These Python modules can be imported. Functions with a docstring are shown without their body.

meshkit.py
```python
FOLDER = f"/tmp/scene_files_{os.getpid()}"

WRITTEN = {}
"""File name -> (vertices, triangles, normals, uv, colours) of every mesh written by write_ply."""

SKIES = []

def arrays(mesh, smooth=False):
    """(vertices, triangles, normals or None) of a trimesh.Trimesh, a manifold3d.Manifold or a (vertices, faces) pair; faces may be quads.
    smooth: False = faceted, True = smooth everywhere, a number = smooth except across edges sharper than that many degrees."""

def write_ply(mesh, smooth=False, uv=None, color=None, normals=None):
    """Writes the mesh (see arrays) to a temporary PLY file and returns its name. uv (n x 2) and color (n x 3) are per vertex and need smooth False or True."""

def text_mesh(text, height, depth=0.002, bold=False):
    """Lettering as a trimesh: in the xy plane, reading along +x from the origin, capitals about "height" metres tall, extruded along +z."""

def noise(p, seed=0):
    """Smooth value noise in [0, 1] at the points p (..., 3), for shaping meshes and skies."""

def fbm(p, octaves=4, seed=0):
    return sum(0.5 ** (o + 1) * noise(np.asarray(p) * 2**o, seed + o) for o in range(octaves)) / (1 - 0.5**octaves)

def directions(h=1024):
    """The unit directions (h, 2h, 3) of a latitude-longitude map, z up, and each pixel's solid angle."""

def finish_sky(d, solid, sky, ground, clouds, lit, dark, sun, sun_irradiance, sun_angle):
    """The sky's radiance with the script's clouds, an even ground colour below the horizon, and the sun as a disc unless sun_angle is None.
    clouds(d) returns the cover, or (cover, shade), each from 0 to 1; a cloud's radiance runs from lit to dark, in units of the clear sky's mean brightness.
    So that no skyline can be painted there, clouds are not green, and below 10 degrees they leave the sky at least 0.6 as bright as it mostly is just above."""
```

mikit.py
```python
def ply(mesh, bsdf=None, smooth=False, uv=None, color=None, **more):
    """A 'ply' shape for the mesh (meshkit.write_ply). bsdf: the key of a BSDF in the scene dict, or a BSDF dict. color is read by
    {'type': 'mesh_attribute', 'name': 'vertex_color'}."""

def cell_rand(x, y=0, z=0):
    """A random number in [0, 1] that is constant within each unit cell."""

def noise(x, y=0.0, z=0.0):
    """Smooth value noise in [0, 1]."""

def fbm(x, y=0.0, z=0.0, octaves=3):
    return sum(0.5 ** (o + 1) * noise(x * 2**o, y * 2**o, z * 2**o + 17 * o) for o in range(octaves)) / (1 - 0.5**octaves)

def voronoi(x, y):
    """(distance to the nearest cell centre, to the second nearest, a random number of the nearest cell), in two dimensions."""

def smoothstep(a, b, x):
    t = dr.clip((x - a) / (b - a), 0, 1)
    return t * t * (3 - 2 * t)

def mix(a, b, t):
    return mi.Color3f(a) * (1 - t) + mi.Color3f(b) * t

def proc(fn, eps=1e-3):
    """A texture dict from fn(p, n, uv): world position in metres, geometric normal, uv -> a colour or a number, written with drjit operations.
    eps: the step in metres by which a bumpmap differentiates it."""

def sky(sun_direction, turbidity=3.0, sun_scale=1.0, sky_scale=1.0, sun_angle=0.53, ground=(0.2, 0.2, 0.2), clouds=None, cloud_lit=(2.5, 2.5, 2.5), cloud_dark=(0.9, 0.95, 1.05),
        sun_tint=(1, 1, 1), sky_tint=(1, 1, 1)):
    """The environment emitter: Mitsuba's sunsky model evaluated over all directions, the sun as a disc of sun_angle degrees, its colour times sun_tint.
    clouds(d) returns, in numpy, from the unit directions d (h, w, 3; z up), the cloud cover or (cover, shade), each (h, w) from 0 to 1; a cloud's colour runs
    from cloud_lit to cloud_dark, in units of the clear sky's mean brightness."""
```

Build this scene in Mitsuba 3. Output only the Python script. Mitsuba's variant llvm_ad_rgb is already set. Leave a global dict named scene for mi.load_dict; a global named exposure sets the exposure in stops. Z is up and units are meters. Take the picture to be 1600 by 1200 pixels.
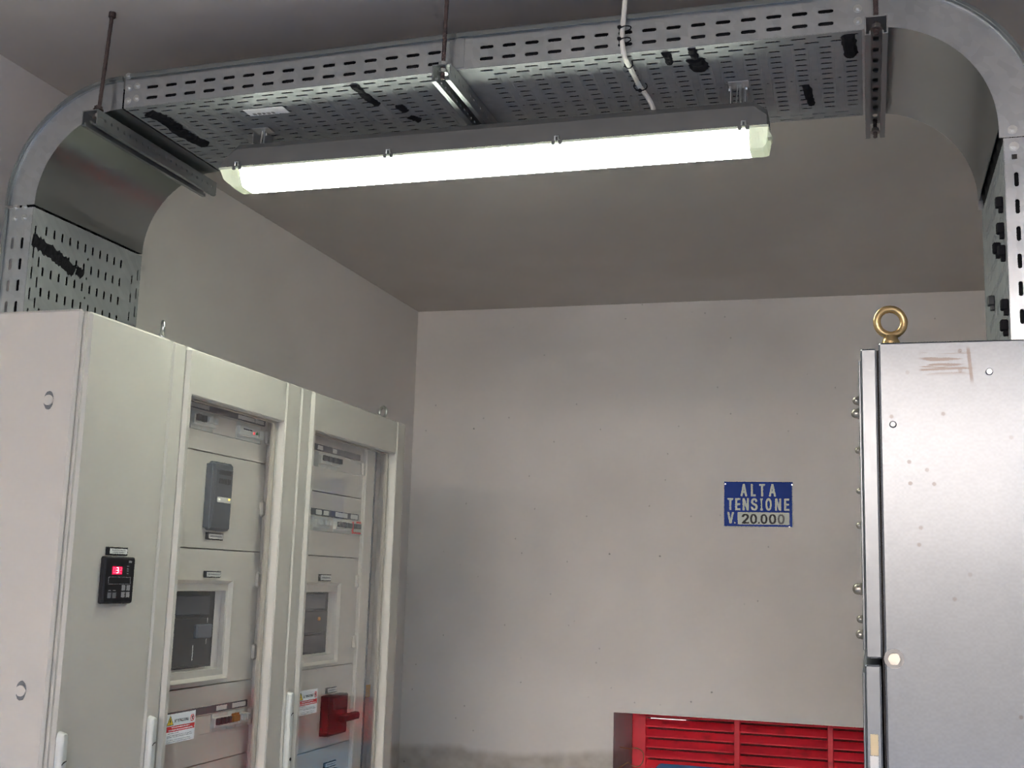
import math, random
import numpy as np, trimesh, manifold3d as m3
import drjit as dr, mitsuba as mi
import mikit, meshkit
from mikit import proc, fbm, noise, mix, smoothstep, voronoi
random.seed(7); np.random.seed(7)
T = mi.ScalarTransform4f
scene, labels = {}, {}

# ---------------------------------------------------------------- camera, sky, exposure
EYE = [0.0, 0.0, 1.486]
yaw, pitch, roll = 0.294858, 0.163369, -0.030559
ca, sa, cb, sb, cc, sc = math.cos(yaw), math.sin(yaw), math.cos(pitch), math.sin(pitch), math.cos(roll), math.sin(roll)
FWD = np.array([-sa*cb, ca*cb, sb]); RGT = np.array([ca, sa, 0]); DWN = np.cross(FWD, RGT)
DWN_R = -sc*RGT + cc*DWN
scene['camera'] = {'type': 'perspective', 'fov': math.degrees(2*math.atan(800/1847)), 'fov_axis': 'x', 'near_clip': 0.02, 'far_clip': 200.0,
                   'to_world': T().look_at(origin=EYE, target=(np.array(EYE)+FWD).tolist(), up=(-DWN_R).tolist())}
scene['sky'] = mikit.sky([0.22, 0.70, 0.68], turbidity=3.0, sun_scale=1.0, sky_scale=0.8, sun_tint=(0.975, 0.985, 1.14), sky_tint=(1.02, 0.98, 0.98), ground=(0.25, 0.24, 0.22))
exposure = 5.80
LAMP = 0.57
GLOW = 0.018     # small indicator lamps and backlit cover ends

# ---------------------------------------------------------------- materials
def mat(key, d): scene[key] = {'type': 'twosided', 'bsdf': d} if d['type'] not in ('thindielectric', 'dielectric') else d; return key
def rgb(c): return {'type': 'rgb', 'value': list(c)}
def plain(key, c, rough=0.5, metal=0.0, spec=0.5): return mat(key, {'type': 'principled', 'base_color': rgb(c), 'roughness': rough, 'metallic': metal, 'specular': spec})

def wall_fn(p, n, uv):
    b = fbm(p.x*1.3, p.y*1.3, p.z*1.3, 4)
    c = mix((0.69, 0.662, 0.643), (0.755, 0.728, 0.71), smoothstep(0.3, 0.7, b))
    s = smoothstep(0.25, 0.75, fbm(p.x*2.2, p.y*2.2, p.z*0.35, 3))           # streaks run down
    c = c * (0.93 + 0.07*s)
    f, _, r = voronoi(p.x*5.2 + p.y*0.7, p.z*5.2 + p.y*0.4)                        # fly specks
    c = c * (1 - 0.6*smoothstep(0.055, 0.02, f*(0.7 + 1.2*r)) * smoothstep(0.88, 0.92, r))
    f2, _, r2 = voronoi(p.x*17 + 3.1, p.z*17 + p.y*9)
    c = c * (1 - 0.35*smoothstep(0.09, 0.03, f2) * smoothstep(0.95, 0.97, r2))
    edge = 0.715 + 0.05*(fbm(p.x*7, p.y*7, 2.0, 4) - 0.5) + 0.03*smoothstep(-1.5, -1.1, p.x)
    d = smoothstep(edge + 0.012, edge - 0.03, p.z) * (0.45 + 0.55*fbm(p.x*22, p.y*22, p.z*22, 3))
    return mix(c, mi.Color3f(0.20, 0.165, 0.115), d*0.6)
def rough_fn(p, n, uv): return 0.6*fbm(p.x*14, p.y*14, p.z*14, 3) + 0.4*noise(p.x*90, p.y*90, p.z*90)
mat('mat_wall', {'type': 'bumpmap', 'scale': 0.004, 'arbitrary': proc(rough_fn, 2e-3), 'bsdf': {'type': 'diffuse', 'reflectance': proc(wall_fn)}})
def ceil_fn(p, n, uv): return mix((0.51, 0.48, 0.45), (0.58, 0.55, 0.52), smoothstep(0.3, 0.7, fbm(p.x*1.7, p.y*1.7, 0.3, 4)))
mat('mat_ceiling', {'type': 'bumpmap', 'scale': 0.004, 'arbitrary': scene['mat_wall']['bsdf']['arbitrary'], 'bsdf': {'type': 'diffuse', 'reflectance': proc(ceil_fn)}})
def jamb_fn(p, n, uv): return mix((0.40, 0.37, 0.31), (0.19, 0.16, 0.12), smoothstep(0.35, 0.65, fbm(p.x*9, p.y*9, p.z*6, 4)))
mat('mat_jamb', {'type': 'diffuse', 'reflectance': proc(jamb_fn)})
def floor_fn(p, n, uv): return mix((0.58, 0.56, 0.54), (0.66, 0.64, 0.62), fbm(p.x*2, p.y*2, 0.0, 4))
mat('mat_floor', {'type': 'principled', 'base_color': proc(floor_fn), 'roughness': 0.55})
plain('mat_cream', (0.455, 0.435, 0.395), 0.42)
plain('mat_cream_panel', (0.56, 0.53, 0.485), 0.5)
plain('mat_cream_dark', (0.40, 0.36, 0.30), 0.6)
plain('mat_handle', (0.52, 0.535, 0.51), 0.35)
plain('mat_black', (0.010, 0.010, 0.012), 0.45, 0.0, 0.3)
plain('mat_tar', (0.008, 0.008, 0.010), 0.8, 0.0, 0.15)
plain('mat_gap', (0.03, 0.027, 0.024), 0.9)
plain('mat_dark_grey', (0.030, 0.033, 0.037), 0.5)
plain('mat_cream_light', (0.62, 0.585, 0.53), 0.5)
plain('mat_meter', (0.062, 0.074, 0.088), 0.55)
plain('mat_meter_side', (0.095, 0.115, 0.14), 0.55)
plain('mat_light_grey', (0.50, 0.51, 0.50), 0.45)
plain('mat_breaker', (0.56, 0.57, 0.54), 0.4)
plain('mat_strip', (0.115, 0.115, 0.125), 0.5)
plain('mat_paper', (0.62, 0.62, 0.60), 0.6)
plain('mat_latch', (0.13, 0.135, 0.14), 0.5)
plain('mat_white', (0.74, 0.76, 0.78), 0.5)
plain('mat_ink', (0.03, 0.03, 0.035), 0.6)
plain('mat_grey_ink', (0.22, 0.22, 0.23), 0.6)
plain('mat_faded_ink', (0.17, 0.175, 0.18), 0.6)
plain('mat_red', (0.55, 0.03, 0.035), 0.5)
plain('mat_yellow', (0.72, 0.50, 0.04), 0.5)
plain('mat_orange', (0.52, 0.25, 0.03), 0.5)
plain('mat_brown', (0.30, 0.13, 0.03), 0.5)
plain('mat_green', (0.02, 0.20, 0.06), 0.5)
plain('mat_blue_sign', (0.022, 0.052, 0.30), 0.6, 0.0, 0.2)
plain('mat_letter', (0.58, 0.62, 0.58), 0.5)
plain('mat_blue_paint', (0.05, 0.25, 0.50), 0.4)
plain('mat_screen', (0.16, 0.03, 0.03), 0.8)
def louvre_fn(p, n, uv): return mix((0.86, 0.045, 0.07), (0.45, 0.04, 0.04), smoothstep(0.55, 0.9, fbm(p.x*20, p.y*20, p.z*30, 4))*0.6)
mat('mat_louvre', {'type': 'principled', 'base_color': proc(louvre_fn), 'roughness': 0.45})
def zinc_fn(p, n, uv):
    f, _, r = voronoi((p.x + p.z*0.31)*60, (p.y + p.z)*60)
    return mix((0.41, 0.43, 0.445), (0.49, 0.51, 0.53), 0.6*r + 0.4*fbm(p.x*8, p.y*8, p.z*8, 3))
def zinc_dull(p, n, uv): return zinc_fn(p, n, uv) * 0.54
def zinc_r(p, n, uv): return 0.22 + 0.12*fbm(p.x*12, p.y*12, p.z*12, 3)
mat('mat_zinc', {'type': 'principled', 'base_color': proc(zinc_fn), 'roughness': proc(zinc_r), 'metallic': 0.9})
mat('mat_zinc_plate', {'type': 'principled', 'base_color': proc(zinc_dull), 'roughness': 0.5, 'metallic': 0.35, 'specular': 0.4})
mat('mat_zinc_smooth', {'type': 'principled', 'base_color': rgb((0.30, 0.325, 0.325)), 'roughness': 0.24, 'metallic': 0.95})
plain('mat_bolt', (0.60, 0.61, 0.60), 0.25, 1.0)
plain('mat_washer', (0.26, 0.25, 0.235), 0.5, 0.3)
plain('mat_cable_black', (0.008, 0.008, 0.009), 0.7, 0.0, 0.2)
plain('mat_steel_dark', (0.30, 0.27, 0.25), 0.4, 0.9)
def rust_fn(p, n, uv): return mix((0.05, 0.036, 0.034), (0.09, 0.06, 0.055), noise(p.x*60, p.y*60, p.z*110))
mat('mat_rod', {'type': 'principled', 'base_color': proc(rust_fn), 'roughness': 0.55, 'metallic': 0.4})
plain('mat_brass', (0.60, 0.42, 0.20), 0.32, 0.95)
plain('mat_nut', (0.36, 0.33, 0.28), 0.35, 0.9)
plain('mat_lamp_body', (0.10, 0.104, 0.102), 0.55)
plain('mat_strut', (0.24, 0.25, 0.255), 0.4, 0.7)
plain('mat_cable', (0.62, 0.61, 0.57), 0.5)
def grey_cab_fn(p, n, uv):
    c = mix((0.125, 0.137, 0.149), (0.15, 0.162, 0.175), fbm(p.x*6, p.y*6, p.z*6, 4))
    c = c * (0.95 + 0.10*noise(p.x*260, p.y*260, p.z*260))
    # scuffs near the top edge: brown, thin, running along x
    band = fbm(p.x*16, p.z*260, 1.0, 3)
    m = smoothstep(0.50, 0.62, band) * smoothstep(0.085, 0.10, p.x) * smoothstep(0.185, 0.16, p.x) * smoothstep(1.855, 1.866, p.z) * smoothstep(1.905, 1.888, p.z)
    v = smoothstep(0.004, 0.0015, dr.abs(p.x - 0.171 - 0.08*(1.90 - p.z))) * smoothstep(1.838, 1.855, p.z) * smoothstep(1.91, 1.90, p.z)
    h = smoothstep(0.0030, 0.001, dr.abs(p.z - 1.868 - 0.03*(p.x-0.1))) * smoothstep(0.087, 0.095, p.x) * smoothstep(0.17, 0.16, p.x)
    f, _, r = voronoi(p.x*26, p.z*26)
    s = smoothstep(0.13, 0.05, f) * smoothstep(0.86, 0.90, r)
    return mix(c, mi.Color3f(0.075, 0.055, 0.045), dr.clip(0.9*m + 0.85*v + 0.9*h + 0.6*s, 0, 0.92))
mat('mat_grey_cabinet', {'type': 'principled', 'base_color': proc(grey_cab_fn), 'roughness': 0.24, 'metallic': 0.5, 'specular': 0.8})
plain('mat_grey_door', (0.138, 0.15, 0.162), 0.24, 0.5, 0.8)
plain('mat_beige', (0.60, 0.49, 0.30), 0.6)
mat('mat_glass', {'type': 'thindielectric', 'int_ior': 1.5})
plain('mat_diffuser_end', (0.62, 0.66, 0.52), 0.3)
plain('mat_apron', (0.50, 0.475, 0.45), 0.9)
plain('mat_outdoor', (0.11, 0.11, 0.105), 0.9)

# ---------------------------------------------------------------- helpers
def numbered(key):
    if key not in scene and key not in labels: return key
    i = 1
    while f'{key}_{i:03d}' in scene or f'{key}_{i:03d}' in labels: i += 1
    return f'{key}_{i:03d}'
def thing(name, label, cat, group=None):
    k = numbered(name); labels[k] = {'label': label, 'category': cat}
    if group: labels[k]['group'] = group
    return k
def obj(name, mesh, material, parent=None, smooth=False, label=None, cat=None, group=None, kind=None, **more):
    k = numbered((parent + '__' if parent else '') + name)
    if isinstance(mesh, (list, tuple)): mesh = join(mesh)
    if isinstance(mesh, trimesh.Trimesh) and smooth is not False: mesh.merge_vertices()
    scene[k] = mikit.ply(mesh, material, smooth=smooth, **more)
    e = {}
    if label: e['label'] = label
    if cat: e['category'] = cat
    if group: e['group'] = group
    if kind: e['kind'] = kind
    if e: labels[k] = e
    return k
def join(ms): return trimesh.util.concatenate([tm(m) for m in ms])
def tm(m):
    if isinstance(m, m3.Manifold):
        a = m.to_mesh(); return trimesh.Trimesh(np.array(a.vert_properties[:, :3]), np.array(a.tri_verts), process=False)
    return m
def box(x0, x1, y0, y1, z0, z1):
    m = trimesh.creation.box((abs(x1-x0), abs(y1-y0), abs(z1-z0))); m.apply_translation(((x0+x1)/2, (y0+y1)/2, (z0+z1)/2)); return m
def rbox(x0, x1, y0, y1, z0, z1, b=0.003):
    lo, hi = np.array([min(x0, x1), min(y0, y1), min(z0, z1)]), np.array([max(x0, x1), max(y0, y1), max(z0, z1)])
    b = min(b, 0.45*(hi-lo).min()); pts = []
    for s in np.ndindex(2, 2, 2):
        c = np.where(np.array(s) == 1, hi, lo); d = np.where(np.array(s) == 1, -b, b)
        for k in range(3):
            q = c + d; q[k] = c[k]; pts.append(q)
    return trimesh.convex.convex_hull(np.array(pts))
def hull(pts): return trimesh.convex.convex_hull(np.array(pts, float))
def cyl(p0, p1, r, n=16, r1=None):
    p0, p1 = np.array(p0, float), np.array(p1, float); d = p1-p0; L = np.linalg.norm(d); d = d/L
    a = np.cross(d, [0, 0, 1] if abs(d[2]) < 0.9 else [1, 0, 0]); a /= np.linalg.norm(a); b = np.cross(d, a)
    t = np.arange(n)*2*math.pi/n; ring = np.cos(t)[:, None]*a + np.sin(t)[:, None]*b
    return hull(np.vstack([p0 + r*ring, p1 + (r if r1 is None else r1)*ring]))
def tube(pts, r, n=8, closed=False):
    p = np.array(pts, float); N = len(p)
    t = (np.roll(p, -1, 0) - np.roll(p, 1, 0)) if closed else np.gradient(p, axis=0)
    t /= np.linalg.norm(t, axis=1, keepdims=True)
    a = np.cross(t[0], [0, 0, 1] if abs(t[0][2]) < 0.9 else [1, 0, 0]); rings = []
    for i in range(N):
        a = a - t[i]*(a @ t[i]); a /= np.linalg.norm(a); b = np.cross(t[i], a)
        ang = np.arange(n)*2*math.pi/n
        rings.append(p[i] + r*(np.cos(ang)[:, None]*a + np.sin(ang)[:, None]*b))
    v = np.vstack(rings); f = []
    for i in range(N if closed else N-1):
        for j in range(n):
            q = [i*n+j, i*n+(j+1) % n, ((i+1) % N)*n+(j+1) % n, ((i+1) % N)*n+j]
            f += [[q[0], q[1], q[2]], [q[0], q[2], q[3]]]
    if not closed:
        for base, s in ((0, 1), ((N-1)*n, -1)):
            f += [[base, base+j+1, base+j][::s] for j in range(1, n-1)]
    m = trimesh.Trimesh(v, f, process=False); trimesh.repair.fix_normals(m); return m
def spline(pts, n=6):
    from scipy.interpolate import CubicSpline
    p = np.array(pts, float); s = np.concatenate([[0], np.cumsum(np.linalg.norm(np.diff(p, axis=0), axis=1))])
    return CubicSpline(s, p)(np.linspace(0, s[-1], n*(len(p)-1)+1))
def frame(m, O, U, V, W):
    M = np.eye(4); M[:3, 0], M[:3, 1], M[:3, 2], M[:3, 3] = U, V, W, O; m = tm(m).copy(); m.apply_transform(M)
    if np.linalg.det(M[:3, :3]) < 0: pass
    return m
def slot(u, v, L, w, along='u'):
    r = w/2; h = L/2 - r; k = 0.707*r
    q = [(-h, -r), (h, -r), (h+k, -k), (h+r, 0), (h+k, k), (h, r), (-h, r), (-h-k, k), (-h-r, 0), (-h-k, -k)]
    if along == 'v': q = [(-b, a) for a, b in q]
    return [(u+a, v+b) for a, b in q]
def circle(u, v, r, n=10): return [(u+r*math.cos(2*math.pi*i/n), v+r*math.sin(2*math.pi*i/n)) for i in range(n)]
def sheet(outline, holes, t):
    c = m3.CrossSection([outline], m3.FillRule.NonZero)
    if holes: c = c - m3.CrossSection(holes, m3.FillRule.NonZero)
    return tm(m3.Manifold.extrude(c, t))
def rect(u0, u1, v0, v1): return [(u0, v0), (u1, v0), (u1, v1), (u0, v1)]
EX, EY, EZ = np.eye(3)
def hexbolt(c, d, r=0.006, h=0.005, washer=True):
    """bolt head at c pointing along d"""
    c, d = np.array(c, float), np.array(d, float); out = [cyl(c, c+d*h, r, 6), cyl(c+d*h, c+d*(h+0.003), r*0.55, 10)]
    if washer: out.append(cyl(c, c+d*0.0015, r*1.55, 16))
    return join(out)
def text_at(text, h, O, U, V, width=None, depth=0.0006, bold=True):
    m = meshkit.text_mesh(text, h, depth, bold); b = m.bounds
    m.apply_translation((-b[0][0], -b[0][1], 0))
    if width: m.apply_scale((width/(b[1][0]-b[0][0]), h/(b[1][1]-b[0][1]), 1))
    return frame(m, O, U, V, np.cross(U, V))
def rot2(m, angle, axis, point):
    m = m.copy(); m.apply_transform(trimesh.transformations.rotation_matrix(angle, axis, point)); return m

# ---------------------------------------------------------------- setting
XL, XR, YB, YF, ZC = -2.126, 1.75, 5.36, -2.60, 2.782
obj('floor', box(XL-0.2, XR+0.2, YF-0.25, 5.86, -0.12, 0), 'mat_floor', kind='structure', label='grey concrete floor')
obj('ceiling', box(XL-0.2, XR+0.2, YF-0.25, 5.86, ZC, ZC+0.15), 'mat_ceiling', kind='structure', label='rough grey plaster ceiling')
obj('wall_left', box(XL-0.2, XL, YF-0.25, 5.86, 0, ZC), 'mat_wall', kind='structure', label='off-white plaster side wall behind the cream cabinets')
obj('wall_right', box(XR, XR+0.2, YF-0.25, 5.86, 0, ZC), 'mat_wall', kind='structure', label='off-white plaster wall on the right')
OX0, OX1, OZ0, OZ1 = -1.106, 0.62, 0.18, 0.912
obj('wall_back', [box(XL, OX0, YB, 5.86, 0, ZC), box(OX1, XR, YB, 5.86, 0, ZC), box(OX0, OX1, YB, 5.86, OZ1, ZC), box(OX0, OX1, YB, 5.86, 0, OZ0)],
    'mat_wall', kind='structure', label='stained off-white plaster end wall with a louvred opening')
DX0, DX1, DZ = -1.95, 1.60, 2.74
obj('wall_front', [box(XL, DX0, YF-0.25, YF, 0, ZC), box(DX1, XR, YF-0.25, YF, 0, ZC), box(DX0, DX1, YF-0.25, YF, DZ, ZC)], 'mat_wall', kind='structure', label='plaster wall with the open doorway behind the viewer')
obj('trim_1', rbox(-1.6, 1.1, 5.86, 7.9, 1.02, 1.12, 0.01), 'mat_outdoor', kind='structure', label='concrete hood over the louvred opening outside')
obj('ground', box(-14, 14, -14, YF-0.25, -0.20, -0.02), 'mat_outdoor', kind='structure', label='pale yard outside the doorway')
obj('ground', box(-7, 7, -5.2, YF-0.25, -0.03, -0.005), 'mat_apron', kind='structure', label='pale concrete apron in front of the doorway')
obj('ground', box(-10, 10, 5.86, 16, -0.20, -0.02), 'mat_outdoor', kind='structure', label='pale yard beyond the louvred opening')

mat('mat_facade', {'type': 'diffuse', 'reflectance': rgb((0.80, 0.79, 0.77))})
obj('wall_yard', rbox(-14, 14, -9.2, -9.0, -0.05, 2.3, 0.02), 'mat_outdoor', kind='structure', label='low grey boundary wall of the yard')
hb = thing('building', 'white rendered building standing across the yard behind the viewer', 'building')
obj('wall', box(-4.2, 3.4, -16, -13, -0.05, 5.6), 'mat_facade', hb)
obj('roof', rbox(-4.4, 3.6, -16.2, -12.95, 5.6, 5.8, 0.02), 'mat_outdoor', hb)

# ---------------------------------------------------------------- cream distribution cabinets
ZT, XF = 2.006, -1.526
def text_bars(parent, O, U, V, rows, h, material='mat_grey_ink'):
    """a line of print too small to read: short strokes of uneven length. rows: [(u0,u1,v)]"""
    ms = []
    W = np.cross(U, V)
    for (u0, u1, v) in rows:
        u = u0
        while u < u1 - 0.002:
            L = min(random.uniform(0.002, 0.006), u1-u); ms.append(frame(sheet(rect(u, u+L, v, v+h), None, 0.0003), O, U, V, W)); u += L + 0.0012
    return obj('print', ms, material, parent)
def nameplate(parent, x, y0, y1, z0, z1, lines=1, base='mat_paper', first=None):
    n = obj('nameplate', [rbox(x, x+0.004, y0, y1, z0, z1, 0.001)], 'mat_black', parent)
    obj('paper_strip', box(x+0.0038, x+0.0046, y0+0.010, y1-0.003, z0+0.003, z1-0.003), base, n)
    hh = (z1-z0-0.006)/(lines*2+1)
    text_bars(n, np.array([x+0.0046, y0+0.014, z0+0.003]), EY, EZ, [(0.002+0.006*i, y1-y0-0.022-0.006*i, hh*(2*(lines-1-i)+1)) for i in range(lines)], hh)
def handle(parent, y, z1, z0, lock=False):
    x = XF + 0.001; ms = []
    prof = [(0.0, 0.010), (0.007, 0.012), (0.013, 0.010), (0.015, 0.006)]
    pts = []
    for dx, hw in prof:
        for zz, k in ((z1-0.012 - 0.0*dx, 1.0), (z1-0.003-0.25*dx, 0.75), (z1-0.30*dx, 0.35), (z0+0.012, 1.0), (z0, 0.6)):
            pts += [(x+dx, y-hw*k, zz), (x+dx, y+hw*k, zz)]
    h = obj('handle', hull(pts), 'mat_handle', parent, smooth=40, label='pale grey door handle')
    obj('latch_line', tube([(x+0.0152, y-0.006, z1-0.062), (x+0.0155, y, z1-0.058), (x+0.0152, y+0.006, z1-0.057)], 0.0012, 6), 'mat_gap', h)
    if lock: obj('lock', cyl((x+0.012, y+0.003, z1-0.178), (x+0.0165, y+0.003, z1-0.178), 0.0045, 12), 'mat_black', h)
    return h

def carcass(name, y0, y1, label, group):
    c = thing(name, label, 'electrical cabinet', group)
    obj('plinth', box(-2.09, -1.56, y0+0.004, y1-0.004, 0, 0.10), 'mat_dark_grey', c)
    return c
# --- the narrow one with the solid door
c0 = carcass('electrical_cabinet', 2.018, 2.333, 'narrow cream cabinet with solid door and red number display, nearest in the row', 'cream distribution cabinets')
obj('body', [rbox(-2.105, -1.556, 2.026, 2.331, 0.10, ZT-0.002, 0.003), box(-1.557, XF-0.006, 2.024, 2.031, 0.11, ZT-0.003), box(-1.557, XF-0.004, 2.328, 2.333, 0.11, ZT-0.003)], 'mat_cream', c0)
sp = obj('side_panel', [rbox(-2.11, -1.538, 2.012, 2.0255, 0.105, ZT+0.001, 0.005)], 'mat_cream', c0)
for zz in (1.817, 1.241):
    oval = [(-1.597+0.0112*math.cos(q), zz+0.0190*math.sin(q)) for q in np.arange(28)*2*math.pi/28]
    l = obj('latch', frame(sheet(oval, None, 0.002), np.array([0, 2.0125, 0]), EX, EZ, -EY), 'mat_latch', sp, label='oval grey latch')
    obj('latch_cap', [cyl((-1.596, 2.0105, zz), (-1.596, 2.0075, zz), 0.0108, 24), rbox(-1.589, -1.5835, 2.0085, 2.0105, zz-0.0025, zz+0.0025, 0.0005)], 'mat_cream', l)
d0 = obj('door', [rbox(-1.555, XF, 2.030, 2.329, 0.12, ZT-0.001, 0.006)], 'mat_cream', c0)
handle(d0, 2.046, 1.165, 0.98)
tc = obj('temperature_controller', [rbox(XF-0.002, XF+0.012, 2.131, 2.236, 1.410, 1.507, 0.003)], 'mat_black', c0, label='black panel meter with red digits')
XCf = XF+0.012
obj('display_window', rbox(XCf, XCf+0.0008, 2.155, 2.190, 1.470, 1.487, 0.0003), {'type': 'principled', 'base_color': rgb((0.25, 0.0, 0.01)), 'roughness': 0.3}, tc, emitter={'type': 'area', 'radiance': rgb([GLOW*q for q in (0.75, 0.0, 0.05)])})
SEG = {'0': 'abcdef', '3': 'abgcd', '2': 'abged', 'C': 'afed'}
def seven(ch, O, w, h, t):
    q = {'a': (0, w, h-t, h), 'd': (0, w, 0, t), 'g': (0, w, h/2-t/2, h/2+t/2), 'f': (0, t, h/2, h), 'e': (0, t, 0, h/2), 'b': (w-t, w, h/2, h), 'c': (w-t, w, 0, h/2)}
    return [frame(sheet(rect(*q[s]), None, 0.0004), O, EY, EZ, EX) for s in SEG[ch]]
for i, ch in enumerate('032'):
    lum = (1.5, 0.12, 0.3) if i != 1 else (2.6, 1.6, 1.9)
    obj('digit', seven(ch, np.array([XCf+0.0009, 2.1575+0.0108*i, 1.4725]), 0.0078, 0.0125, 0.0018), 'mat_red', tc, emitter={'type': 'area', 'radiance': rgb([GLOW*q for q in lum])})
def outline(y0, y1, z0, z1, t=0.0007): return [box(XCf, XCf+0.0005, *q) for q in ((y0, y1, z0, z0+t), (y0, y1, z1-t, z1), (y0, y0+t, z0, z1), (y1-t, y1, z0, z1))]
obj('lower_display', outline(2.145, 2.222, 1.450, 1.465), 'mat_grey_ink', tc)
for y0, z0 in ((2.193, 1.437), (2.210, 1.437), (2.193, 1.4225), (2.210, 1.4225), (2.1455, 1.4215), (2.1625, 1.4215)):
    obj('key', [rbox(XCf, XCf+0.001, y0, y0+0.012, z0, z0+0.0115, 0.0003)] + outline(y0, y0+0.012, z0, z0+0.0115, 0.0009), 'mat_grey_ink' if y0 > 2.18 else 'mat_strip', tc)
for z0 in (1.487, 1.4815, 1.477, 1.4715): obj('marking', box(XCf, XCf+0.0005, 2.207, 2.213, z0, z0+0.0016), 'mat_grey_ink', tc)
obj('marking', box(XCf, XCf+0.0005, 2.212, 2.222, 1.495, 1.4995), 'mat_grey_ink', tc)
obj('marking', [box(XCf, XCf+0.0005, 2.148, 2.156, 1.4365, 1.438), box(XCf, XCf+0.0005, 2.163, 2.172, 1.4365, 1.438)], 'mat_grey_ink', tc)
nameplate(c0, XF, 2.143, 2.217, 1.510, 1.527, 2)

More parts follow.
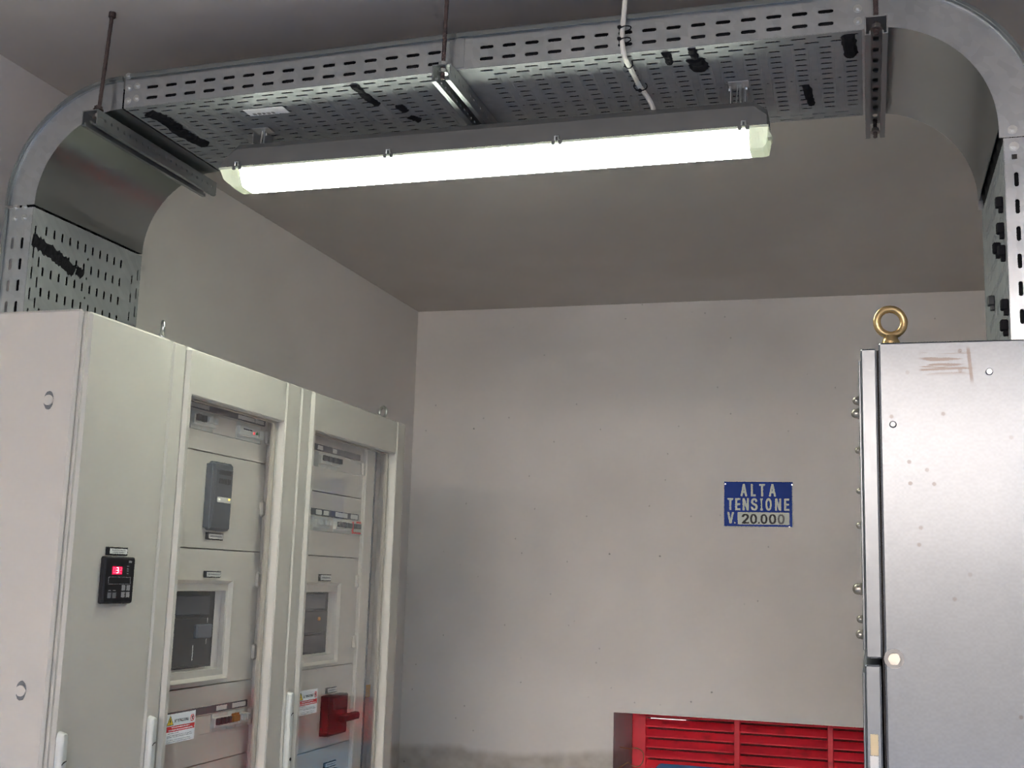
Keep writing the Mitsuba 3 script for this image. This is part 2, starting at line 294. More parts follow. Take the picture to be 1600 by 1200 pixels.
# --- cabinets with glazed doors
def glazed(y0, y1, gl0, gl1, label, stile1):
    """gl0..gl1: clear opening of the door in y; stile1: right outer edge of the door"""
    c = carcass('electrical_cabinet', y0, y1, label, 'cream distribution cabinets')
    obj('body', [box(XF-0.03, XF-0.004, y0+0.0005, y0+0.005, 0.11, ZT-0.003), box(XF-0.03, XF-0.004, stile1-0.001, y1-0.0005, 0.11, ZT-0.003), box(-2.105, -2.095, y0, y1, 0.10, ZT-0.002), box(-2.095, XF-0.03, y0, y0+0.006, 0.10, ZT-0.002), box(-2.095, XF-0.03, y1-0.006, y1, 0.10, ZT-0.002),
                 rbox(-2.095, XF-0.012, y0, y1, ZT-0.016, ZT-0.001, 0.002), box(-2.095, -1.56, y0, y1, 0.10, 0.13)], 'mat_cream', c)
    zt, hd = ZT-0.003, 1.892
    fr = [rbox(XF-0.030, XF, y0+0.004, gl0-0.028, 0.12, zt, 0.004),          # left stile
          rbox(XF-0.028, XF+0.009, gl0-0.028, gl0, 0.12, zt-0.001, 0.008),      # rounded rib along the glass
          rbox(XF-0.030, XF-0.003, gl0, gl1, hd, zt, 0.003),                    # header
          rbox(XF-0.030, XF, gl1, gl1+0.006, 0.12, zt, 0.003),
          rbox(XF-0.030, XF-0.002, gl1+0.006, stile1, 0.12, zt, 0.003),         # right stile
          box(XF-0.030, XF-0.003, gl0, gl1, 0.12, 0.22)]
    d = obj('door', fr, 'mat_cream', c)
    obj('gasket', [box(XF-0.038, XF-0.030, gl1-0.012, gl1+0.004, 0.14, hd), box(XF-0.038, XF-0.030, gl0-0.01, gl0+0.004, 0.14, hd), box(XF-0.038, XF-0.030, gl0, gl1, hd-0.004, hd+0.01)], 'mat_cream_dark', d)
    obj('pane', box(XF-0.0235, XF-0.0195, gl0-0.004, gl1+0.003, 0.20, hd+0.004), 'mat_glass', d) if False else None
    v = np.array([[XF-0.021, gl0-0.002, 0.20], [XF-0.021, gl1+0.002, 0.20], [XF-0.021, gl1+0.002, hd+0.002], [XF-0.021, gl0-0.002, hd+0.002]])
    obj('pane', trimesh.Trimesh(v, [[0, 1, 2], [0, 2, 3]], process=False), 'mat_glass', d, label='clear glass pane')
    handle(d, y0+0.020 + (0.0 if y0 < 2.6 else 0.004), 1.165, 0.955, lock=True)
    return c, d
XP = -1.600
def panel(c, y0, y1, z0, z1, holes=()):
    m = sheet(rect(y0, y1, z0+0.0015, z1-0.0015), [rect(*h) for h in holes] if holes else None, 0.012)
    return obj('front_panel', frame(m, np.array([XP-0.012, 0, 0]), EY, EZ, EX), 'mat_cream_panel', c)
def latch_clip(p, y, zc, h=0.042):
    return obj('clip', rbox(XP, XP+0.011, y-0.0115, y+0.0115, zc-h/2, zc+h/2, 0.005), 'mat_cream_light', p, smooth=30)
def module(parent, y0, y1, z0, z1, material='mat_breaker', depth=0.012, toggles=0, tmat='mat_dark_grey', name='breaker', label=None):
    zc = (z0+z1)/2; h = z1-z0
    m = obj(name, [rbox(XP-0.04, XP+0.002, y0+0.0004, y1-0.0004, z0, z1, 0.001), rbox(XP, XP+depth, y0+0.0006, y1-0.0006, zc-0.28*h, zc+0.28*h, 0.002)], material, parent, label=label)
    for i in range(toggles):
        w = (y1-y0)/toggles; yc = y0+(i+0.5)*w
        obj('toggle', rbox(XP+depth, XP+depth+0.008, yc-w*0.32, yc+w*0.32, zc-0.004, zc+0.012, 0.001), tmat, m)
    return m
def label_strip(parent, y0, y1, z0, z1, tags):
    s = obj('marker_strip', box(XP-0.002, XP+0.003, y0, y1, z0, z1), 'mat_strip', parent)
    for a, b in tags:
        obj('tag', box(XP+0.003, XP+0.0036, a, b, z0+0.003, z1-0.003), 'mat_paper', s)
        zz = (z0+z1)/2 - 0.001
    return s
def recess(c, p, y0, y1, z0, z1, iy0, iy1, iz0, iz1):
    """a funnel-shaped surround round a moulded-case breaker: splayed faces from the proud outer rim to the set-back inner opening"""
    xo, xi = XP+0.012, XP-0.030
    O = [(xo, y0, z0), (xo, y1, z0), (xo, y1, z1), (xo, y0, z1)]; I = [(xi, iy0, iz0), (xi, iy1, iz0), (xi, iy1, iz1), (xi, iy0, iz1)]
    B = [(XP-0.002, a, b) for _, a, b in O]; v = np.array(O+I+B); f = []
    for i in range(4):
        j = (i+1) % 4; f += [[i, j, 4+j], [i, 4+j, 4+i], [i, 8+i, 8+j], [i, 8+j, j]]
    return obj('surround', trimesh.Trimesh(v, f, process=False), 'mat_cream_light', p, label='cream splayed breaker surround')
def warning_sticker(parent, y0, y1, z0, z1):
    X = XF-0.0203; w, h = y1-y0, z1-z0
    s = obj('warning_sticker', box(X-0.0004, X, y0, y1, z0, z1), 'mat_white', parent, label='white sticker reading ATTENZIONE with yellow triangle and red band')
    O = np.array([X, y0, z0])
    tri = [(0.02*w, 0.62*h), (0.255*w, 0.62*h), (0.137*w, 0.95*h)]
    obj('triangle', frame(sheet(tri, None, 0.0003), O, EY, EZ, EX), 'mat_yellow', s)
    bolt = [(0.135*w, 0.83*h), (0.16*w, 0.83*h), (0.143*w, 0.755*h), (0.165*w, 0.755*h), (0.125*w, 0.645*h), (0.135*w, 0.725*h), (0.112*w, 0.725*h)]
    tb = [[(0.02*w, 0.62*h), (0.255*w, 0.62*h), (0.240*w, 0.638*h), (0.035*w, 0.638*h)], [(0.02*w, 0.62*h), (0.035*w, 0.638*h), (0.137*w, 0.918*h), (0.137*w, 0.95*h)], [(0.255*w, 0.62*h), (0.137*w, 0.95*h), (0.137*w, 0.918*h), (0.240*w, 0.638*h)]]
    obj('symbol', [frame(sheet(q, None, 0.0006), O, EY, EZ, EX) for q in [bolt]+tb], 'mat_ink', s)
    obj('lettering', text_at('ATTENZIONE', 0.105*h, O+EY*0.275*w+EZ*0.70*h, EY, EZ, 0.49*w, 0.0004), 'mat_ink', s)
    cy, cz, R = 0.89*w, 0.765*h, 0.125*h
    ring = frame(sheet(circle(cy, cz, R, 24), [circle(cy, cz, R*0.78, 24)], 0.0005), O, EY, EZ, EX)
    k = 0.707*R*0.95; bar = frame(sheet([(cy-k-0.0006, cz+k-0.0006), (cy-k+0.0006, cz+k+0.0006), (cy+k+0.0006, cz-k+0.0006), (cy+k-0.0006, cz-k-0.0006)], None, 0.0006), O, EY, EZ, EX)
    obj('prohibition_sign', [ring, bar], 'mat_red', s)
    obj('figure', [frame(sheet(circle(cy+R*0.15, cz+R*0.25, R*0.28, 8), None, 0.0004), O, EY, EZ, EX), frame(sheet([(cy-R*0.45, cz+R*0.05), (cy+R*0.25, cz-R*0.3), (cy+R*0.15, cz-R*0.5), (cy-R*0.5, cz-R*0.1)], None, 0.0004), O, EY, EZ, EX)], 'mat_ink', s)
    obj('band', box(X, X+0.0003, y0+0.01*w, y1-0.02*w, z0+0.395*h, z0+0.585*h), 'mat_red', s)
    text_bars(s, O+EX*0.0002, EY, EZ, [(0.2*w, 0.8*w, 0.515*h), (0.1*w, 0.93*w, 0.43*h)], 0.035*h, 'mat_white')
    text_bars(s, O, EY, EZ, [(0.08*w, 0.45*w, 0.33*h), (0.07*w, 0.88*w, 0.255*h), (0.07*w, 0.93*w, 0.20*h), (0.1*w, 0.88*w, 0.10*h), (0.08*w, 0.9*w, 0.045*h)], 0.022*h)

# first glazed cabinet
c1, d1 = glazed(2.333, 2.987, 2.418, 2.902, 'cream cabinet with glass door showing a grey meter and large breaker, middle of the row', 2.983)
obj('upright', [rbox(-1.66, -1.592, 2.945, 2.975, 0.14, 1.985, 0.003), rbox(-1.66, -1.604, 2.345, 2.395, 0.14, 1.985, 0.003)], 'mat_cream_light', c1)
zs = [1.9155, 1.7795, 1.5375, 1.199, 1.009, 0.70, 0.40, 0.16]
PY0, PY1 = 2.397, 2.938
SL1 = (2.45, 2.905)
p = panel(c1, PY0, PY1, zs[1], zs[0], [(2.45, 2.905, 1.8295, 1.878)])
label_strip(p, 2.45, 2.917, 1.8815, 1.8975, [(2.50, 2.622), (2.768, 2.856), (2.860, 2.908)])
module(p, 2.545, 2.595, 1.8305, 1.877, toggles=2); module(p, 2.596, 2.648, 1.8305, 1.877, toggles=2, tmat='mat_light_grey')
obj('cover', rbox(XP-0.004, XP+0.001, 2.650, 2.764, 1.8300, 1.8775, 0.001), 'mat_cream_panel', p)
m = module(p, 2.766, 2.898, 1.8305, 1.877, name='relay', label='grey relay with a red lamp')
obj('indicator', cyl((XP+0.012, 2.840, 1.853), (XP+0.014, 2.840, 1.853), 0.004, 12), 'mat_red', m, emitter={'type': 'area', 'radiance': rgb([GLOW*q for q in (0.9, 0.08, 0.12)])})
obj('button', cyl((XP+0.012, 2.856, 1.854), (XP+0.015, 2.856, 1.854), 0.004, 12), 'mat_green', m)
obj('marking', [box(XP+0.012, XP+0.0125, 2.785, 2.832, 1.857, 1.860), box(XP+0.012, XP+0.0125, 2.868, 2.870, 1.845, 1.860)], 'mat_ink', m)
obj('clip', rbox(XP, XP+0.011, 2.918, 2.937, 1.832, 1.872, 0.004), 'mat_cream_light', p, smooth=30)
p = panel(c1, PY0, PY1, zs[2], zs[1])
latch_clip(p, 2.9255, 1.655)
# grey meter
mz0, mz1 = 1.584, 1.758
mt = obj('energy_meter', [rbox(XP, XP+0.021, 2.634, 2.736, mz0, mz1, 0.007), hull([(XP+0.021, y, z) for y in (2.642, 2.729) for z in (1.60, 1.742)] + [(XP+0.024, y, z) for y in (2.646, 2.725) for z in (1.66, 1.738)])], 'mat_meter', c1, label='grey electronic energy meter')
XM = XP+0.0240
obj('side_cheek', rbox(XP+0.001, XP+0.0185, 2.6325, 2.636, mz0+0.006, mz1-0.006, 0.001), 'mat_meter_side', mt)
obj('label_plate', rbox(XM-0.001, XM+0.001, 2.656, 2.722, 1.655, 1.669, 0.0005), 'mat_light_grey', mt)
obj('indicator', cyl((XM+0.001, 2.664, 1.6625), (XM+0.003, 2.664, 1.6625), 0.0028, 12), 'mat_white', mt, emitter={'type': 'area', 'radiance': rgb([GLOW*q for q in (1.2, 1.3, 0.9)])})
obj('indicator', cyl((XM+0.001, 2.711, 1.6645), (XM+0.003, 2.711, 1.6645), 0.0028, 12), 'mat_yellow', mt, emitter={'type': 'area', 'radiance': rgb([GLOW*q for q in (1.8, 1.1, 0.15)])})
obj('vent_slots', [rbox(XM-0.001, XM+0.0008, 2.660+0.010*i, 2.667+0.010*i, 1.703, 1.716, 0.0003) for i in range(6)], 'mat_dark_grey', mt)
obj('display_window', [rbox(XM-0.001, XM+0.0006, 2.656, 2.716, 1.726, 1.737, 0.0003)], 'mat_dark_grey', mt)
nameplate(c1, XP, 2.651, 2.732, 1.561, 1.579)
p = panel(c1, PY0, PY1, zs[3], zs[2], [(2.45, 2.771, 1.238, 1.434)])
latch_clip(p, 2.9255, 1.463); latch_clip(p, 2.929, 1.271)
recess(c1, p, 2.37, 2.786, 1.2135, 1.4595, 2.44, 2.770, 1.242, 1.431)
XK = XP-0.030
mc = obj('main_breaker', [box(-1.80, XK-0.002, 2.42, 2.775, 1.235, 1.437)], 'mat_dark_grey', c1, label='dark moulded-case breaker')
obj('front_plate', rbox(XK-0.003, XK+0.004, 2.50, 2.742, 1.372, 1.421, 0.002), 'mat_meter', mc)
obj('shoulder', rbox(XK-0.003, XK+0.014, 2.46, 2.735, 1.246, 1.367, 0.004), 'mat_dark_grey', mc)
obj('lever', rbox(XK+0.012, XK+0.024, 2.655, 2.728, 1.316, 1.350, 0.003), 'mat_meter_side', mc, label='grey switch lever')
obj('marking', [box(XK+0.0142, XK+0.0146, 2.716, 2.718, 1.353, 1.366), box(XK+0.0142, XK+0.0146, 2.716, 2.718, 1.300, 1.314), box(XK+0.0142, XK+0.0146, 2.655, 2.658, 1.262, 1.30)], 'mat_light_grey', mc)
nameplate(c1, XP+0.001, 2.653, 2.732, 1.466, 1.483)
p = panel(c1, PY0, PY1, zs[4], zs[3], [(2.45, 2.917, 1.0805, 1.126)])
label_strip(p, 2.45, 2.917, 1.130, 1.1475, [(2.758, 2.810), (2.837, 2.907)])
obj('cover', rbox(XP-0.004, XP+0.001, 2.45, 2.738, 1.0805, 1.1255, 0.001), 'mat_cream_panel', p)
module(p, 2.741, 2.816, 1.081, 1.126, toggles=4)
m = module(p, 2.818, 2.862, 1.081, 1.126, toggles=1, tmat='mat_brown', label='breaker with an orange-brown front')
obj('front_cover', rbox(XP+0.011, XP+0.0135, 2.821, 2.860, 1.098, 1.121, 0.001), 'mat_brown', m)
module(p, 2.864, 2.916, 1.081, 1.126, toggles=2, tmat='mat_light_grey')
latch_clip(p, 2.9325, 1.104, 0.046)
p = panel(c1, PY0, PY1, zs[5], zs[4]); p = panel(c1, PY0, PY1, zs[6], zs[5]); p = panel(c1, PY0, PY1, zs[7], zs[6])
warning_sticker(d1, 2.452, 2.577, 1.0885, 1.1545)

# second glazed cabinet
c2, d2 = glazed(2.987, 3.785, 3.075, 3.708, 'cream glass-door cabinet with two breaker rows, farthest in the row beside the end wall', 3.780)
obj('upright', [rbox(-1.66, -1.590, 3.606, 3.678, 0.14, 1.985, 0.004), rbox(-1.66, -1.604, 3.0, 3.06, 0.14, 1.985, 0.003)], 'mat_cream_light', c2)
obj('cable_duct_cover', rbox(-1.66, -1.612, 3.690, 3.775, 0.14, 1.985, 0.003), 'mat_cream_panel', c2)
obj('seal_strip', [box(-1.615, -1.588, 3.680, 3.684, 0.14, 1.985)], 'mat_strip', c2)
zs = [1.9155, 1.7305, 1.5375, 1.203, 0.9635, 0.70, 0.40, 0.16]
PY0, PY1 = 3.062, 3.6
p = panel(c2, PY0, PY1, zs[1], zs[0], [(3.12, 3.578, 1.8045, 1.852)])
label_strip(p, 3.12, 3.570, 1.8535, 1.8725, [(3.25, 3.285), (3.357, 3.385)])
module(p, 3.262, 3.330, 1.805, 1.852, toggles=2); module(p, 3.332, 3.402, 1.805, 1.852, toggles=3)
obj('cover', rbox(XP-0.004, XP+0.001, 3.404, 3.575, 1.805, 1.852, 0.001), 'mat_cream_panel', p)
obj('clip', rbox(XP, XP+0.011, 3.580, 3.599, 1.806, 1.851, 0.004), 'mat_cream_light', p, smooth=30)
p = panel(c2, PY0, PY1, zs[2], zs[1], [(3.12, 3.578, 1.6115, 1.656)])
label_strip(p, 3.12, 3.578, 1.6585, 1.6785, [(3.262, 3.302), (3.316, 3.350), (3.400, 3.490), (3.515, 3.57)])
module(p, 3.25, 3.350, 1.612, 1.656, toggles=4, tmat='mat_light_grey')
obj('cover', rbox(XP-0.004, XP+0.001, 3.351, 3.392, 1.612, 1.656, 0.001), 'mat_cream_panel', p)
module(p, 3.393, 3.505, 1.612, 1.656, toggles=4)
m = module(p, 3.507, 3.578, 1.612, 1.656, toggles=1, label='breaker with a red frame')
obj('frame', [box(XP+0.012, XP+0.014, 3.509, 3.519, 1.614, 1.652), box(XP+0.012, XP+0.014, 3.519, 3.576, 1.614, 1.620), box(XP+0.012, XP+0.014, 3.540, 3.576, 1.648, 1.654)], 'mat_red', m)
obj('clip', rbox(XP, XP+0.011, 3.580, 3.599, 1.612, 1.654, 0.004), 'mat_cream_light', p, smooth=30)
p = panel(c2, PY0, PY1, zs[3], zs[2], [(3.12, 3.4505, 1.240, 1.430)])
latch_clip(p, 3.585, 1.463); latch_clip(p, 3.585, 1.271)
recess(c2, p, 3.03, 3.452, 1.2145, 1.458, 3.12, 3.450, 1.243, 1.4275)
mc = obj('main_breaker', [box(-1.80, XK-0.002, 3.10, 3.456, 1.235, 1.435)], 'mat_dark_grey', c2, label='dark moulded-case breaker')
obj('front_plate', rbox(XK-0.003, XK+0.004, 3.15, 3.425, 1.376, 1.421, 0.002), 'mat_meter_side', mc)
obj('shoulder', rbox(XK-0.003, XK+0.012, 3.15, 3.430, 1.305, 1.372, 0.004), 'mat_dark_grey', mc)
obj('lower_plate', rbox(XK-0.003, XK+0.006, 3.15, 3.430, 1.248, 1.300, 0.002), 'mat_dark_grey', mc)
obj('button', cyl((XK+0.012, 3.365, 1.348), (XK+0.016, 3.365, 1.348), 0.006, 12), 'mat_orange', mc)
nameplate(c2, XP+0.001, 3.307, 3.391, 1.462, 1.483)
p = panel(c2, PY0, PY1, zs[4], zs[3])
latch_clip(p, 3.589, 1.082, 0.046)
sw = obj('rotary_switch', [rbox(XP, XP+0.030, 3.372, 3.508, 1.000, 1.119, 0.003)], 'mat_black', c2, label='black load switch with a side lever')
obj('lever', rbox(XP+0.030, XP+0.052, 3.44, 3.557, 1.037, 1.059, 0.004), 'mat_black', sw)
obj('face_plate', rbox(XP+0.0300, XP+0.0312, 3.400, 3.500, 1.075, 1.112, 0.0004), 'mat_dark_grey', sw)
nameplate(c2, XP, 3.401, 3.477, 1.1225, 1.140)
p = panel(c2, PY0, PY1, zs[5], zs[4])
nameplate(c2, XP, 3.415, 3.50, 0.900, 0.917)
obj('small_breaker', rbox(XP, XP+0.02, 3.40, 3.49, 0.80, 0.895, 0.003), 'mat_dark_grey', c2)
p = panel(c2, PY0, PY1, zs[6], zs[5]); p = panel(c2, PY0, PY1, zs[7], zs[6])
obj('orange_tag', [rbox(-1.612, -1.609, 3.728, 3.772, 1.083, 1.123, 0.0005)], 'mat_orange', c2, label='small orange tag')
warning_sticker(d2, 3.112, 3.238, 1.0865, 1.1545)
# lifting eyes on top
def eye(c, x, y, zc, n, R=0.016, r=0.0045):
    n = np.array(n, float); n /= np.linalg.norm(n); a = np.cross(n, EZ); a /= np.linalg.norm(a)
    t = np.arange(28)*2*math.pi/28; O = np.array([x, y, zc])
    e = obj('lifting_eye', [tube(O + R*(np.cos(t)[:, None]*a + np.sin(t)[:, None]*EZ), r, 10, True), cyl((x, y, ZT-0.002), (x, y, zc-R+0.002), 0.008, 16)], 'mat_bolt', c, smooth=40, label='steel lifting eye')
eye(c1, -1.570, 2.352, 2.038, (0.80, 0.60, 0)); eye(c2, -1.570, 3.675, 2.030, (-0.45, -0.9, 0), 0.018, 0.005)
labels[c1]['label'] = 'cream glass-door cabinet with a grey meter inside, middle of the row'

# ---------------------------------------------------------------- cable trays
YT0, YT1, FH, TH = 2.250, 2.690, 0.076, 0.0016
def tray_holes(u0, u1, first):
    """holes of a tray bottom, u along the tray, v from the near flange"""
    hs = []; u = first
    while u < u1 - 0.016:
        if u > u0 + 0.016:
            hs += [slot(u, 0.016, 0.030, 0.007), slot(u, YT1-YT0-0.011, 0.030, 0.007)]
            for k in range(13): hs.append(slot(u, 0.062+0.0258*k, 0.024, 0.0078))
            if u + 0.041 < u1: hs += [slot(u+0.025, 0.037, 0.030, 0.007), slot(u+0.025, YT1-YT0-0.034, 0.030, 0.007), circle(u+0.025, 0.216, 0.0035, 8)]
        u += 0.05
    return hs
def flange_holes(u0, u1, first, rows):
    hs = []; u = first
    while u < u1 - 0.020:
        if u > u0 + 0.020: hs += [slot(u, v, 0.030, 0.0075) for v in rows]
        u += 0.05
    return hs
def lip(L): return join([rbox(0, L, -0.008, 0.001, FH-0.002, FH+0.0075, 0.003), rbox(0, L, -0.008, -0.0065, FH-0.0045, FH+0.004, 0.0005)])
def ribs(u0, u1, first):
    ms = []; u = first
    while u < u1 - 0.03:
        if u > u0 + 0.02:
            for s in (0.0165, 0.0335): ms.append(rbox(u+s-0.0007, u+s+0.0007, 0.055, YT1-YT0-0.055, -0.0008, 0.0004, 0.0002))
        u += 0.05
    return ms
def tray(L, first, ffirst, place, label, with_ribs=True, rows=(0.020, 0.046), lip_on=True):
    """u = local x along the tray, y from near flange to far flange, z upwards into the tray"""
    t = thing('cable_tray', label, 'cable tray', 'straight lengths of cable tray')
    def put(name, m, material='mat_zinc', parent=None, **k): return obj(name, place(join(m) if isinstance(m, list) else m), material, parent or t, **k)
    W = YT1-YT0
    b = put('base_plate', sheet(rect(0, L, 0, W), tray_holes(0, L, first), TH), 'mat_zinc_plate')
    if with_ribs: put('rib', ribs(0, L, first), 'mat_zinc_plate', b)
    near = sheet(rect(0, L, 0, FH), flange_holes(0, L, ffirst, rows), TH)
    put('side_flange', frame(near, np.array([0, TH, 0]), EX, EZ, -EY))
    put('side_flange', frame(near, np.array([0, W, 0]), EX, EZ, -EY))
    put('lip', lip(L), 'mat_zinc_smooth'); put('lip', rot2(lip(L), math.pi, EZ, (L/2, W/2, 0)), 'mat_zinc_smooth')
    return t, put
# sagging left half
ang = math.atan2(0.013, 0.824)
def placeA(m): m = m.copy(); m.apply_translation((-1.655, YT0, 2.546)); return rot2(m, -ang, EY, (-1.655, YT0, 2.546))
tA, putA = tray(0.8235, 0.0165, 0.0745, placeA, 'slotted galvanised tray under the ceiling, left half over the lamp, sagging slightly', True)
def placeB(m): m = m.copy(); m.apply_translation((-0.831, YT0, 2.559)); return m
tB, putB = tray(0.836, 0.0145, 0.0185, placeB, 'slotted galvanised tray under the ceiling, right half above the white lamp cable', True)
for put, us in ((putA, (0.030, 0.045)), (putB, (0.806, 0.829))):
    pass
def bolts(put, spots, d=(0, -1, 0)):
    for s in spots: put('bolt', hexbolt(s, d, 0.0052, 0.004), 'mat_bolt', smooth=25)
bolts(putA, [(0.033, 0, 0.052), (0.033, 0, 0.022), (0.010, 0, 0.050), (0.010, 0, 0.018)])
bolts(putA, [(0.012, -0.006, FH+0.001)])
bolts(putB, [(0.829, 0, 0.045), (0.829, 0, 0.019)])
putB('joint_plate', [rbox(-0.016, 0.018, -0.0018, 0, 0.004, FH-0.004, 0.0006)], 'mat_zinc')
# curved bends
def bend(cx, cz, R0, R1, a0, a1, label, n=28):
    t = thing('tray_bend', label, 'cable tray bend', 'curved cable tray bends')
    A = np.linspace(a0, a1, n)
    def arc(R): return np.stack([cx+R*np.cos(A), cz+R*np.sin(A)], 1)
    def ring(r0, r1, y0, y1):
        i, o = arc(r0), arc(r1); v = []
        for k in range(n):
            for q in (i[k], o[k]):
                for y in (y0, y1): v.append((q[0], y, q[1]))
        f = []
        for k in range(n-1):
            a, b = 4*k, 4*k+4
            for p, q in ((0, 1), (1, 3), (3, 2), (2, 0)): f += [[a+p, a+q, b+q], [a+p, b+q, b+p]]
        f += [[0, 1, 3], [0, 3, 2], [4*n-4, 4*n-1, 4*n-3], [4*n-4, 4*n-2, 4*n-1]]
        m = trimesh.Trimesh(np.array(v), f, process=False); trimesh.repair.fix_normals(m); return m
    obj('curved_sheet', ring(R0, R0+TH, YT0+0.0008, YT1-0.0008), 'mat_zinc_smooth', t, smooth=30)
    obj('side_flange', ring(R0, R1, YT0, YT0+TH), 'mat_zinc', t, smooth=30)
    obj('side_flange', ring(R0, R1, YT1-TH, YT1), 'mat_zinc', t, smooth=30)
    obj('lip', join([ring(R1-0.004, R1+0.005, YT0-0.006, YT0+0.001), ring(R1+0.001, R1+0.007, YT0-0.0078, YT0-0.005)]), 'mat_zinc_smooth', t, smooth=30)
    obj('lip', ring(R1-0.004, R1+0.005, YT1-0.001, YT1+0.006), 'mat_zinc_smooth', t, smooth=30)
    return t
bR = bend(0.022, 2.339, 0.2225, 0.298, math.pi/2, 0.0, 'smooth galvanised bend curving down from the tray to the grey cabinet')
bL = bend(-1.660, 2.327, 0.219, 0.290, math.pi/2, math.pi, 'smooth galvanised bend curving down from the tray to the cream cabinets')
obj('joining_strip', [box(0.004, 0.0225, YT0, YT0+TH, 2.5605, 2.637), box(0.004, 0.0225, YT0, YT1, 2.5605, 2.5622)], 'mat_zinc', bR)
obj('end_strip', [box(0.2445, 0.3165, YT0, YT0+TH, 2.319, 2.3395), box(0.2445, 0.3165, YT1-TH, YT1, 2.319, 2.3395)], 'mat_zinc', bR)
obj('bolt', hexbolt((0.268, YT0, 2.333), (0, -1, 0), 0.0055, 0.004), 'mat_bolt', bR, smooth=25)
for xx, zz in ((-1.931, 2.316), (-1.905, 2.318)): obj('bolt', hexbolt((xx, YT0, 2.322), (0, -1, 0), 0.0045, 0.004), 'mat_bolt', bL, smooth=25)
# drops on to the cabinets
def drop(xp, side, z0, z1, label, vy0, pitch, zfirst, lend):
    """xp: plane of the slotted plate; side = +1: flange runs towards +x"""
    t = thing('cable_tray', label, 'cable tray', 'straight lengths of cable tray')
    hs = []; z = zfirst; odd = 0
    while z > z0 + 0.015:
        hs += [slot(y, z, 0.023, 0.0072, 'v') for y in np.arange(vy0, YT1-0.07, pitch)]
        hs += [slot(YT0+0.014, z-0.012, 0.030, 0.0055, 'v'), slot(YT1-0.012, z-0.012, 0.030, 0.0055, 'v'), slot(YT0+0.035, z-0.030, 0.026, 0.0055, 'v'), slot(YT1-0.036, z-0.030, 0.026, 0.0055, 'v')]
        hs += [circle(YT0+0.216, z-0.025, 0.0035, 8)]
        z -= 0.05
    hs = [h for h in hs if max(q[1] for q in h) < z1-0.004 and min(q[1] for q in h) > z0+0.004]
    p = sheet(rect(YT0, YT1, z0, z1), hs, TH)
    obj('base_plate', frame(p, np.array([xp, 0, 0]), EY, EZ, EX), 'mat_zinc_plate', t)
    fh = []; z = zfirst - 0.0 + 0.0
    z = lend
    while z > z0+0.02:
        fh += [slot(v, z, 0.028, 0.0075, 'v') for v in ((0.022, 0.049) if side < 0 else (0.020,))]; z -= 0.0515
    fl = sheet(rect(0, FH-0.004, z0, z1 + (0.0055 if side > 0 else 0)), fh, TH)
    for y in (YT0+TH, YT1): obj('side_flange', frame(fl, np.array([xp, y, 0]), EX*side, EZ, -EY) if side > 0 else frame(fl, np.array([xp, y-TH, 0]), -EX, EZ, EY), 'mat_zinc', t)
    for y, s in ((YT0, -1), (YT1, 1)):
        xe = xp + side*(FH-0.004)
        obj('lip', [rbox(xe-0.004, xe+0.005, y, y+s*0.006, z0, z1, 0.002)] if side > 0 else [rbox(xe-0.005, xe+0.004, y, y+s*0.006, z0, z1, 0.002)], 'mat_zinc_smooth', t)
    return t
tL = drop(-1.881, -1, 2.006, 2.321, 'short slotted tray length standing on the cream cabinets', 2.302, 0.030, 2.276, 2.234)
tR = drop(0.2515, 1, 1.918, 2.312, 'short slotted tray length standing on the grey cabinet', 2.300, 0.0255, 2.285, 2.237)
for xx in (-1.930, -1.903): obj('bolt', hexbolt((xx, YT0, 2.295), (0, -1, 0), 0.0045, 0.004), 'mat_bolt', tL, smooth=25)
for xx in (-1.930, -1.903): obj('bolt', hexbolt((xx, YT0, 2.098-0.07), (0, -1, 0), 0.0045, 0.004), 'mat_bolt', tL, smooth=25)
obj('bolt', hexbolt((0.2695, YT0, 2.300), (0, -1, 0), 0.0058, 0.005), 'mat_bolt', tR, smooth=25)
obj('hole_plate', box(0.265, 0.274, YT0-0.0006, YT0, 2.276, 2.285), 'mat_gap', tR)

# power cables lying in the tray from cabinet to cabinet
for i in range(7):
    y = YT0 + 0.0355 + 0.0615*i; r = 0.0300; d = r + 0.002
    pts = [(-1.881-d, y, 2.0075)] + [(-1.881-d, y, z) for z in (2.08, 2.18, 2.28)]
    pts += [(-1.660+(0.219+d)*math.cos(q), y, 2.327+(0.219+d)*math.sin(q)) for q in np.linspace(math.pi-0.1, math.pi/2+0.1, 6)]
    pts += [(x, y, 2.546+d+0.013*(min(x, -0.831)+1.655)/0.824 + 0.002) for x in np.linspace(-1.60, 0.0, 12)]
    pts += [(0.022+(0.2225+d)*math.cos(q), y, 2.339+(0.2225+d)*math.sin(q)) for q in np.linspace(math.pi/2-0.1, 0.1, 6)]
    pts += [(0.2515+d+0.003, y, z) for z in (2.28, 2.18, 2.08, 1.99, 1.9195)]
    obj('power_cable', tube(spline(pts, 4), r, 12), 'mat_cable_black', smooth=True, label='thick black power cable inside the slotted tray, ' + ['nearest', 'second', 'third', 'fourth', 'fifth', 'sixth', 'last'][i] + ' from the near flange', cat='cable', group='power cables in the tray')

